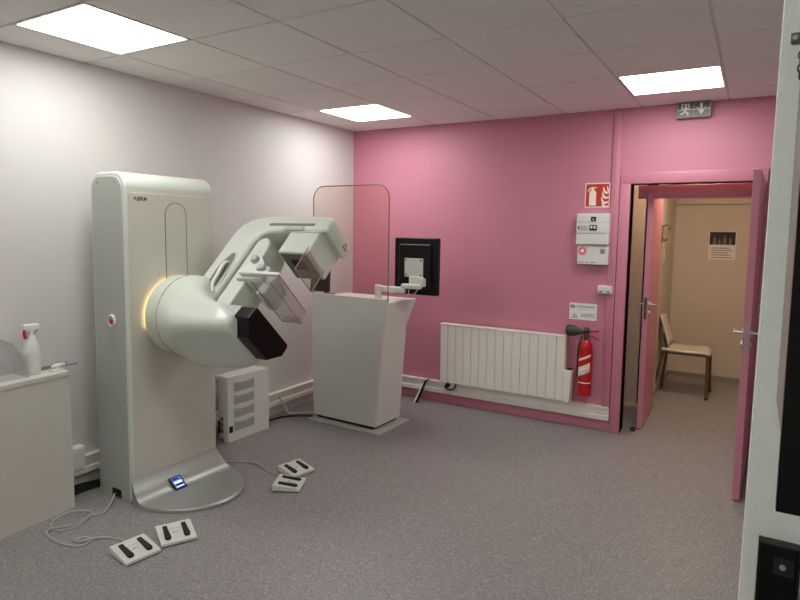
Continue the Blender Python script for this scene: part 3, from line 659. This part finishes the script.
t = thing('leaning_bracket', 'small black and white strip leaning against the trunking left of the radiator', 'bracket', (-2.73, 4.96, 0))
obj('white_strip', MB().prism([(-2.748, 4.93, 0.0), (-2.728, 4.93, 0.0), (-2.690, 5.028, 0.17), (-2.708, 5.028, 0.17)], (0, 0.008, 0.0)), M['white'], t)
obj('black_strip', MB().prism([(-2.726, 4.925, 0.0), (-2.702, 4.925, 0.0), (-2.658, 5.027, 0.20), (-2.682, 5.027, 0.20)], (0, 0.010, 0.0)).cyl((-2.672, 5.022, 0.195), (-2.635, 5.024, 0.222), 0.008, seg=10), M['dark'], t)

# ------------------------------------------------------------------ things on the pink wall
fe = thing('fire_extinguisher', 'red fire extinguisher with black horn hung right of the radiator', 'fire extinguisher', (-1.165, D - 0.075, 0.3))
ex_, ey = -1.165, D - 0.075
obj('cylinder', MB().lathe((ex_, ey, 0.30), (0, 0, 1), [(0.050, 0), (0.055, 0.008), (0.055, 0.39), (0.048, 0.43), (0.03, 0.455), (0.02, 0.465), (0.02, 0.48)], seg=32), M['red'], fe)
vh = MB().cyl((ex_, ey, 0.775), (ex_, ey, 0.825), 0.022, seg=16, bev=0.003).sphere((ex_, ey, 0.845), 0.026)
vh.box((ex_ - 0.012, ey - 0.03, 0.79), (ex_ + 0.012, ey + 0.03, 0.82), bev=0.004)
obj('valve', vh, M['darksteel'], fe)
hb = MB().tube([(ex_ + 0.01, ey, 0.83), (ex_ + 0.05, ey - 0.01, 0.842), (ex_ + 0.105, ey - 0.01, 0.848)], 0.008, seg=8).tube([(ex_ + 0.01, ey, 0.805), (ex_ + 0.05, ey - 0.01, 0.80), (ex_ + 0.105, ey - 0.01, 0.775)], 0.008, seg=8)
hh = obj('carry_handle', hb, M['red'], fe)
obj('horn', MB().lathe((ex_ - 0.02, ey, 0.828), (-1, 0, 0.03), [(0.016, 0), (0.02, 0.03), (0.042, 0.075), (0.05, 0.125), (0.04, 0.145), (0.02, 0.147)], seg=20), M['horn'], fe)
lb = MB()
def wrap(mb, a0, a1, z0, z1, r, sk=0.0, mi=0):
    A = [math.radians(a0 + (a1 - a0) * i / 10) for i in range(11)]
    mb.grid([[(ex_ + r * math.cos(a), ey + r * math.sin(a), z0 + sk * i / 10) for i, a in enumerate(A)], [(ex_ + r * math.cos(a), ey + r * math.sin(a), z1 + sk * i / 10) for i, a in enumerate(A)]], mi)
wrap(lb, 205, 325, 0.452, 0.53, 0.0558, 0.055); wrap(lb, 215, 330, 0.585, 0.605, 0.0558, 0.05); wrap(lb, 235, 320, 0.47, 0.475, 0.0562, 0.04, 1); wrap(lb, 235, 320, 0.49, 0.495, 0.0562, 0.04, 1)
o = obj('paper_label', lb, [M['signwhite'], M['ink']], fe, wn=False)
wrap_b = MB(); wrap(wrap_b, 195, 345, 0.408, 0.416, 0.0562); obj('band', wrap_b, M['signwhite'], fe, wn=False)
obj('hose', MB().tube([(ex_ - 0.03, ey - 0.02, 0.80), (ex_ - 0.055, ey - 0.03, 0.70), (ex_ - 0.06, ey - 0.02, 0.55), (ex_ - 0.062, ey, 0.45)], 0.006, seg=8), M['rubber'], fe)
obj('wall_hook', MB().box((ex_ - 0.02, D - 0.03, 0.70), (ex_ + 0.02, D, 0.79), bev=0.004), M['steel'], fe)

# extinguisher sign: red square, white pictogram
sg = thing('extinguisher_sign', 'square red sign with white extinguisher and flames above the breaker panel', 'sign', (-1.143, D, 1.95))
sx0, sx1, sz0, sz1 = -1.243, -1.043, 1.855, 2.055
obj('plate', MB().box((sx0, D - 0.004, sz0), (sx1, D, sz1), bev=0.001), M['signwhite'], sg)
obj('red_field', MB().box((sx0 + 0.009, D - 0.006, sz0 + 0.009), (sx1 - 0.009, D - 0.0035, sz1 - 0.009)), M['signred'], sg, wn=False)
def on_wall(pts, y, dy=0.002): return [(x, y, z_) for x, z_ in pts], (0, -dy, 0)
pg = MB()
b_ = [(-1.207, 1.872), (-1.152, 1.872), (-1.152, 1.975), (-1.160, 1.990), (-1.170, 1.997), (-1.170, 2.012), (-1.150, 2.012), (-1.148, 2.020), (-1.180, 2.022), (-1.200, 2.018), (-1.217, 2.002), (-1.222, 1.988), (-1.214, 1.986), (-1.206, 2.000), (-1.190, 2.010), (-1.188, 1.997), (-1.200, 1.990), (-1.207, 1.975)]
pg.prism(*on_wall(b_, D - 0.006))
for (fx, fz, fl) in ((-1.100, 2.025, 1.0), (-1.068, 2.028, 0.8), (-1.106, 1.985, 1.0), (-1.112, 1.945, 1.0), (-1.106, 1.912, 0.9)):
    up_ = [(0, 0), (0.012, -0.014), (0.016, -0.030), (0.03, -0.045), (0.056 * fl, -0.040)]
    lo_ = [(0.056 * fl, -0.052), (0.028, -0.062), (0.006, -0.046), (0.001, -0.024)]
    pts = [(min(fx + a, sx1 - 0.010), fz + b) for a, b in up_ + lo_]
    pg.prism(*on_wall(pts, D - 0.006))
obj('pictogram', pg, M['signwhite'], sg, wn=False)

bp = thing('breaker_panel', 'white electrical breaker panel on the pink wall under the red sign', 'breaker panel', (-1.175, D, 1.55))
obj('cabinet', MB().box((-1.2867, D - 0.07, 1.5494), (-1.0254, D, 1.8058), bev=0.008, seg=3), M['white'], bp)
y = D - 0.07
cv = MB().box((-1.2769, y - 0.004, 1.7338), (-1.0353, y, 1.7979), bev=0.002).box((-1.2798, y - 0.007, 1.6480), (-1.0353, y, 1.7269), bev=0.002).box((-1.2798, y - 0.004, 1.5573), (-1.0333, y, 1.6401), bev=0.002)
obj('front_cover', cv, M['white'], bp)
obj('smoked_window', MB().box((-1.2700, y - 0.009, 1.6677), (-1.1931, y - 0.006, 1.7072)), M['lightgrey'], bp)
obj('main_switch', MB().box((-1.1684, y - 0.012, 1.7437), (-1.1290, y - 0.003, 1.7782), bev=0.002).box((-1.1536, y - 0.02, 1.7506), (-1.1418, y - 0.01, 1.7634), bev=0.002, mi=1), [M['dark'], M['white']], bp)
obj('breaker', MB().box((-1.1783, y - 0.012, 1.6677), (-1.1191, y - 0.006, 1.7121), bev=0.001).box((-1.1694, y - 0.016, 1.6816), (-1.1536, y - 0.01, 1.7052), bev=0.001, mi=1).box((-1.1438, y - 0.016, 1.6816), (-1.1280, y - 0.01, 1.7052), bev=0.001, mi=1), [M['dark'], M['white']], bp)
obj('latch', MB().cyl((-1.2670, y - 0.007, 1.6894), (-1.2670, y - 0.012, 1.6894), 0.007, seg=12), M['dark'], bp)
cu = thing('call_unit', 'white wall box with round pink badge below the breaker panel', 'wall unit', (-1.165, D, 1.385))
obj('housing', MB().box((-1.2738, D - 0.055, 1.3889), (-1.0246, D, 1.5462), bev=0.006, seg=3), M['white'], cu)
y = D - 0.055
obj('round_badge', MB().cyl((-1.2313, y, 1.4997), (-1.2313, y - 0.004, 1.4997), 0.033, seg=28).cyl((-1.2313, y - 0.004, 1.4997), (-1.2313, y - 0.007, 1.4997), 0.014, seg=20, mi=1), [M['pinkbadge'], M['signwhite']], cu)
obj('socket', MB().prism([(-1.0928, y, 1.5165), (-1.0503, y, 1.5165), (-1.0563, y, 1.4799), (-1.0859, y, 1.4799)], (0, -0.005, 0), bev=0.001), M['grey_paint'], cu)
pm = MB()
for k, (xx, ww) in enumerate(((-1.27, 0.05), (-1.20, 0.025), (-1.16, 0.035))): pm.box((xx, y - 0.001, 1.404), (xx + ww, y, 1.409))
obj('printed_marks', pm, M['ink'], cu, wn=False)
sw = thing('wall_switch', 'small white switch box on the pink cable cover left of the door', 'switch', (-1.04, D, 1.152))
obj('housing', MB().box((-1.10, D - 0.045, 1.155), (-0.983, D, 1.218), bev=0.004), M['white'], sw)
y = D - 0.045
obj('rocker', MB().box((-1.095, y - 0.004, 1.162), (-1.048, y, 1.212), bev=0.002), M['white'], sw)
obj('rocker', MB().box((-1.035, y - 0.004, 1.162), (-0.988, y, 1.212), bev=0.002), M['white'], sw)
for xi in (-1.085, -1.025): obj('indicator', MB().box((xi, y - 0.006, 1.168), (xi + 0.023, y - 0.003, 1.176)), M['darkink'], sw, wn=False)
no = thing('wall_notice', 'white paper notice with a round dark green logo above the extinguisher', 'notice', (-1.22, D, 0.92))
obj('sheet', MB().box((-1.332, D - 0.002, 0.918), (-1.106, D, 1.058)), M['paper'], no, wn=False)
lg = MB().loft([[(-1.305 + 0.020 * math.cos(2 * PI * i / 28) * k1, D - yy, 1.027 + 0.015 * math.sin(2 * PI * i / 28) * k1) for i in range(28)] for k1, yy in ((1, 0.002), (1, 0.003), (0.42, 0.003), (0.42, 0.002))], cap=False)
obj('logo', lg, M['green'], no, wn=False)
tx = MB()
for k in range(9): tx.box((-1.272 + k * 0.0165, D - 0.0026, 1.022 + 0.001 * (k % 2)), (-1.262 + k * 0.0165, D - 0.002, 1.034 + 0.002 * (k % 3)))
for r_ in range(3):
    tx.box((-1.235, D - 0.0026, 0.945 + r_ * 0.011), (-1.118 - 0.012 * (r_ % 2), D - 0.002, 0.949 + r_ * 0.011))
tx.box((-1.275, D - 0.0026, 1.008), (-1.14, D - 0.002, 1.010))
obj('printed_lines', tx, M['ink'], no, wn=False)
tr_ = MB().prism([(-1.314, D - 0.002, 0.932), (-1.262, D - 0.002, 0.932), (-1.273, D - 0.002, 0.955), (-1.288, D - 0.002, 0.966), (-1.303, D - 0.002, 0.955)], (0, -0.0006, 0))
tr_.box((-1.304, D - 0.0032, 0.937), (-1.291, D - 0.0026, 0.956), mi=1).box((-1.285, D - 0.0032, 0.937), (-1.273, D - 0.0026, 0.956), mi=1)
obj('drawing', tr_, [M['ink'], M['paper']], no, wn=False)
# exit sign
es = thing('exit_sign', 'grey emergency exit light with running man and down arrow above the door', 'exit sign', (-0.462, D, 2.52))
obj('housing', MB().box((-0.578, D - 0.05, 2.515), (-0.342, D, 2.633), bev=0.008, seg=2), M['grey_paint'], es)
y = D - 0.05
obj('face', MB().box((-0.566, y - 0.003, 2.527), (-0.464, y, 2.622)).box((-0.456, y - 0.003, 2.527), (-0.354, y, 2.622)), M['exitgreen'], es, wn=False)
pc = MB()
y2 = y - 0.003
def flat(pts, dy=0.001): pc.prism([(x, y2, z_) for x, z_ in pts], (0, -dy, 0))
flat([(-0.568, 2.570), (-0.352, 2.574), (-0.352, 2.580), (-0.568, 2.576)])      # lamp glow across both panels, painted as a pale strip
flat([(-0.419, 2.618), (-0.403, 2.618), (-0.401, 2.575), (-0.380, 2.592), (-0.380, 2.578), (-0.409, 2.537), (-0.440, 2.580), (-0.440, 2.594), (-0.419, 2.575)])   # down arrow
flat([(-0.545, 2.585), (-0.545, 2.618), (-0.49, 2.618), (-0.49, 2.585), (-0.496, 2.585), (-0.496, 2.612), (-0.538, 2.612), (-0.538, 2.585)])        # doorway
hd = [(-0.514 + 0.008 * math.cos(2 * PI * i / 12), 2.603 + 0.008 * math.sin(2 * PI * i / 12)) for i in range(12)]; flat(hd)
flat([(-0.527, 2.590), (-0.508, 2.594), (-0.500, 2.582), (-0.490, 2.586), (-0.489, 2.579), (-0.503, 2.573), (-0.510, 2.580), (-0.510, 2.563), (-0.494, 2.552), (-0.494, 2.534), (-0.503, 2.534), (-0.504, 2.547), (-0.521, 2.557), (-0.533, 2.543), (-0.553, 2.543), (-0.553, 2.551), (-0.538, 2.551), (-0.525, 2.566), (-0.524, 2.583), (-0.538, 2.580), (-0.545, 2.570), (-0.551, 2.574), (-0.541, 2.586)])
obj('pictogram', pc, M['exitwhite'], es, wn=False)

# ------------------------------------------------------------------ corridor contents
ch = thing('corridor_chair', 'taupe plastic chair with metal legs in the corridor beyond the door', 'chair', (-0.60, 6.80, 0))
st = MB()
rows = []
for i in range(9):
    s = i / 8; rows.append([(-0.775 + 0.445 * s, 6.60 + 0.42 * j / 8, 0.452 + 0.012 * (abs(s - 0.5) * 2) ** 2 - 0.02 * max(0, s - 0.85) / 0.15 - 0.012 * (1 - (j / 4 - 1) ** 2)) for j in range(9)])
st.grid(rows); seat = obj('seat', st, M['chair'], ch, wn=False); sm = seat.modifiers.new('thick', 'SOLIDIFY'); sm.thickness = 0.022; sm.offset = -1
bk = []
for i in range(9):
    s = i / 8
    bk.append([(-0.71 - 0.09 * s - 0.03 * (1 - (j / 4 - 1) ** 2), 6.62 + 0.38 * j / 8 + 0.03 * s * (1 - j / 4), 0.50 + 0.30 * s - 0.015 * (abs(j / 4 - 1)) ** 4 * s) for j in range(9)])
bo = obj('backrest', MB().grid(bk), M['chair'], ch, wn=False); sm = bo.modifiers.new('thick', 'SOLIDIFY'); sm.thickness = 0.018
for yb_ in (6.70, 6.92): obj('back_support', MB().tube([(-0.73, yb_, 0.44), (-0.745, yb_, 0.50), (-0.775, yb_, 0.62)], 0.014, seg=8), M['chairleg'], ch)
for (xa, ya, xb, yb) in ((-0.35, 6.63, -0.345, 6.615), (-0.35, 6.99, -0.335, 7.01), (-0.76, 6.63, -0.845, 6.66), (-0.76, 6.99, -0.80, 6.97)):
    lg = obj('leg', MB().cyl((xa, ya, 0.445), (xb, yb, 0.012), 0.016, 0.014, seg=12), M['chairleg'], ch)
    obj('foot_cap', MB().cyl((xb, yb, 0), (xb, yb, 0.014), 0.017, seg=12), M['rubber'], lg)
obj('seat_frame', MB().tube([(-0.35, 6.63, 0.437), (-0.76, 6.63, 0.437), (-0.76, 6.99, 0.437), (-0.35, 6.99, 0.437)], 0.012, seg=8, smooth=0, closed=True), M['chairleg'], ch)
po = thing('corridor_poster', 'poster with dark photo above printed text on the corridor back wall', 'poster', (-0.325, BY, 1.37))
obj('sheet', MB().box((-0.462, BY - 0.012, 1.368), (-0.193, BY, 1.685)), M['paper'], po, wn=False)
obj('photo', MB().box((-0.455, BY - 0.0135, 1.535), (-0.20, BY - 0.012, 1.678)), M['brownprint'], po, wn=False)
fg = MB()
for xx, ww, hh_ in ((-0.405, 0.035, 0.10), (-0.355, 0.028, 0.075), (-0.305, 0.04, 0.11), (-0.25, 0.03, 0.09)):
    fg.prism([(xx - ww / 2, BY - 0.0135, 1.535), (xx + ww / 2, BY - 0.0135, 1.535), (xx + ww / 3, BY - 0.0135, 1.535 + hh_ * 0.7), (xx, BY - 0.0135, 1.535 + hh_), (xx - ww / 3, BY - 0.0135, 1.535 + hh_ * 0.7)], (0, -0.001, 0))
obj('pale_shapes', fg, M['ink'], po, wn=False)
pt = MB()
for k in range(5): pt.box((-0.43, BY - 0.0135, 1.39 + k * 0.026), (-0.225 - 0.02 * (k % 3), BY - 0.012, 1.398 + k * 0.026))
obj('printed_lines', pt, M['ink'], po, wn=False)
hk = thing('corridor_hook', 'brown wall hook on the corridor left wall, left of the poster', 'hook', (-0.82, 6.55, 1.60))
obj('back_plate', MB().box((-0.82, 6.50, 1.56), (-0.808, 6.545, 1.74), bev=0.004), M['brown'], hk)
for pth in ([(-0.81, 6.52, 1.72), (-0.77, 6.52, 1.745), (-0.745, 6.52, 1.72), (-0.76, 6.52, 1.68)], [(-0.81, 6.52, 1.60), (-0.785, 6.52, 1.58), (-0.77, 6.52, 1.61)]): obj('hook_arm', MB().tube(pth, 0.010, seg=8), M['brown'], hk)
obj('cord', MB().tube([(-0.80, 6.51, 1.56), (-0.785, 6.51, 1.45), (-0.79, 6.51, 1.36)], 0.003, seg=6), M['cablewhite'], hk)

# ------------------------------------------------------------------ on the woven partition
wu = thing('wall_mounted_unit', 'large black fronted box with grey side on the woven partition', 'wall unit', (0.25, 0.9, 1.43))
obj('housing', MB().box((0.034, 0.545, 1.436), (0.62, 0.9, 2.05), bev=0.003), M['grey_paint'], wu)
obj('front', MB().box((0.0250, 0.535, 1.4365), (0.625, 0.546, 2.055), bev=0.0008), M['black_gloss'], wu)
lb_ = thing('black_lock_box', 'black box with round metal key lock low on the woven partition', 'lock box', (0.055, 0.9, 0.95))
lbx0, lbx1, lbz0, lbz1, lby = 0.0255, 0.072, 0.98, 1.2545, 0.9
rim = MB().box((lbx0, lby - 0.012, lbz0), (lbx1, lby, lbz1), bev=0.001)
obj('case', rim, M['black_gloss'], lb_)
rm = MB().box((lbx0, lby - 0.02, lbz1 - 0.004), (lbx1, lby - 0.011, lbz1), bev=0.001).box((lbx0, lby - 0.02, lbz0), (lbx0 + 0.003, lby - 0.011, lbz1 - 0.004), bev=0.0008).box((lbx1 - 0.003, lby - 0.02, lbz0), (lbx1, lby - 0.011, lbz1 - 0.004), bev=0.0008)
obj('rim', rm, M['dark'], lb_)
obj('lock_plate', MB().box((0.043, lby - 0.0135, 1.212), (0.0665, lby - 0.0115, 1.236), bev=0.0008), M['rubber'], lb_)
obj('key_lock', MB().lathe((0.0535, lby - 0.0135, 1.2245), (0, -1, 0), [(0.0036, 0), (0.0036, 0.0015), (0.0026, 0.0018), (0.0024, 0.0008), (0, 0.0008)], seg=20), M['steel'], lb_)
br = thing('metal_bracket', 'small dark metal strap with screw high on the woven partition', 'bracket', (0.05, 0.9, 1.88))
obj('strap', MB().box((0.0215, 0.896, 1.884), (0.075, 0.9, 1.897), bev=0.001), M['darksteel'], br)
obj('screw', MB().cyl((0.026, 0.896, 1.8905), (0.026, 0.8945, 1.8905), 0.003, seg=12), M['steel'], br)
ck = MB()
for k in range(5):
    zc = 1.877 - k * 0.008
    ck.tube([(0.0335 + 0.0028 * math.cos(a_) * (1 if k % 2 else 0.3), 0.895 + 0.0028 * math.cos(a_) * (0.2 if k % 2 else 1), zc + 0.005 * math.sin(a_)) for a_ in [2 * PI * i / 10 for i in range(10)]], 0.001, seg=6, smooth=0, closed=True)
obj('chain', ck, M['darksteel'], br)

# ------------------------------------------------------------------ world, camera
w = bpy.data.worlds.new('world'); scene.world = w; w.use_nodes = True
w.node_tree.nodes['Background'].inputs['Color'].default_value = (0.02, 0.02, 0.02, 1)
w.node_tree.nodes['Background'].inputs['Strength'].default_value = 0.2
Rm = [[0.8600138838320985, 0.05913651460535058, -0.5068323117722081], [0.5100650634690407, -0.07143768395924939, 0.8571640965059503], [0.014482770603487509, -0.995690478989766, -0.09160087010928007]]
cam = bpy.data.cameras.new('camera'); co = bpy.data.objects.new('camera', cam); COL.objects.link(co)
cam.sensor_width = 36.0; cam.sensor_fit = 'HORIZONTAL'; cam.lens = 36.0 * 599.938 / 800.0
cam.shift_y = -15.0 / 800.0; cam.clip_start = 0.02
mw = Matrix.Identity(4)
for i in range(3):
    mw[i][0] = Rm[i][0]; mw[i][1] = -Rm[i][1]; mw[i][2] = -Rm[i][2]
mw[0][3], mw[1][3], mw[2][3] = 0, 0, 1.65
co.matrix_world = mw
scene.camera = co
vs = scene.view_settings
vs.view_transform = 'Standard'; vs.look = 'None'; vs.exposure = 0.35; vs.gamma = 1.0; vs.use_curve_mapping = False
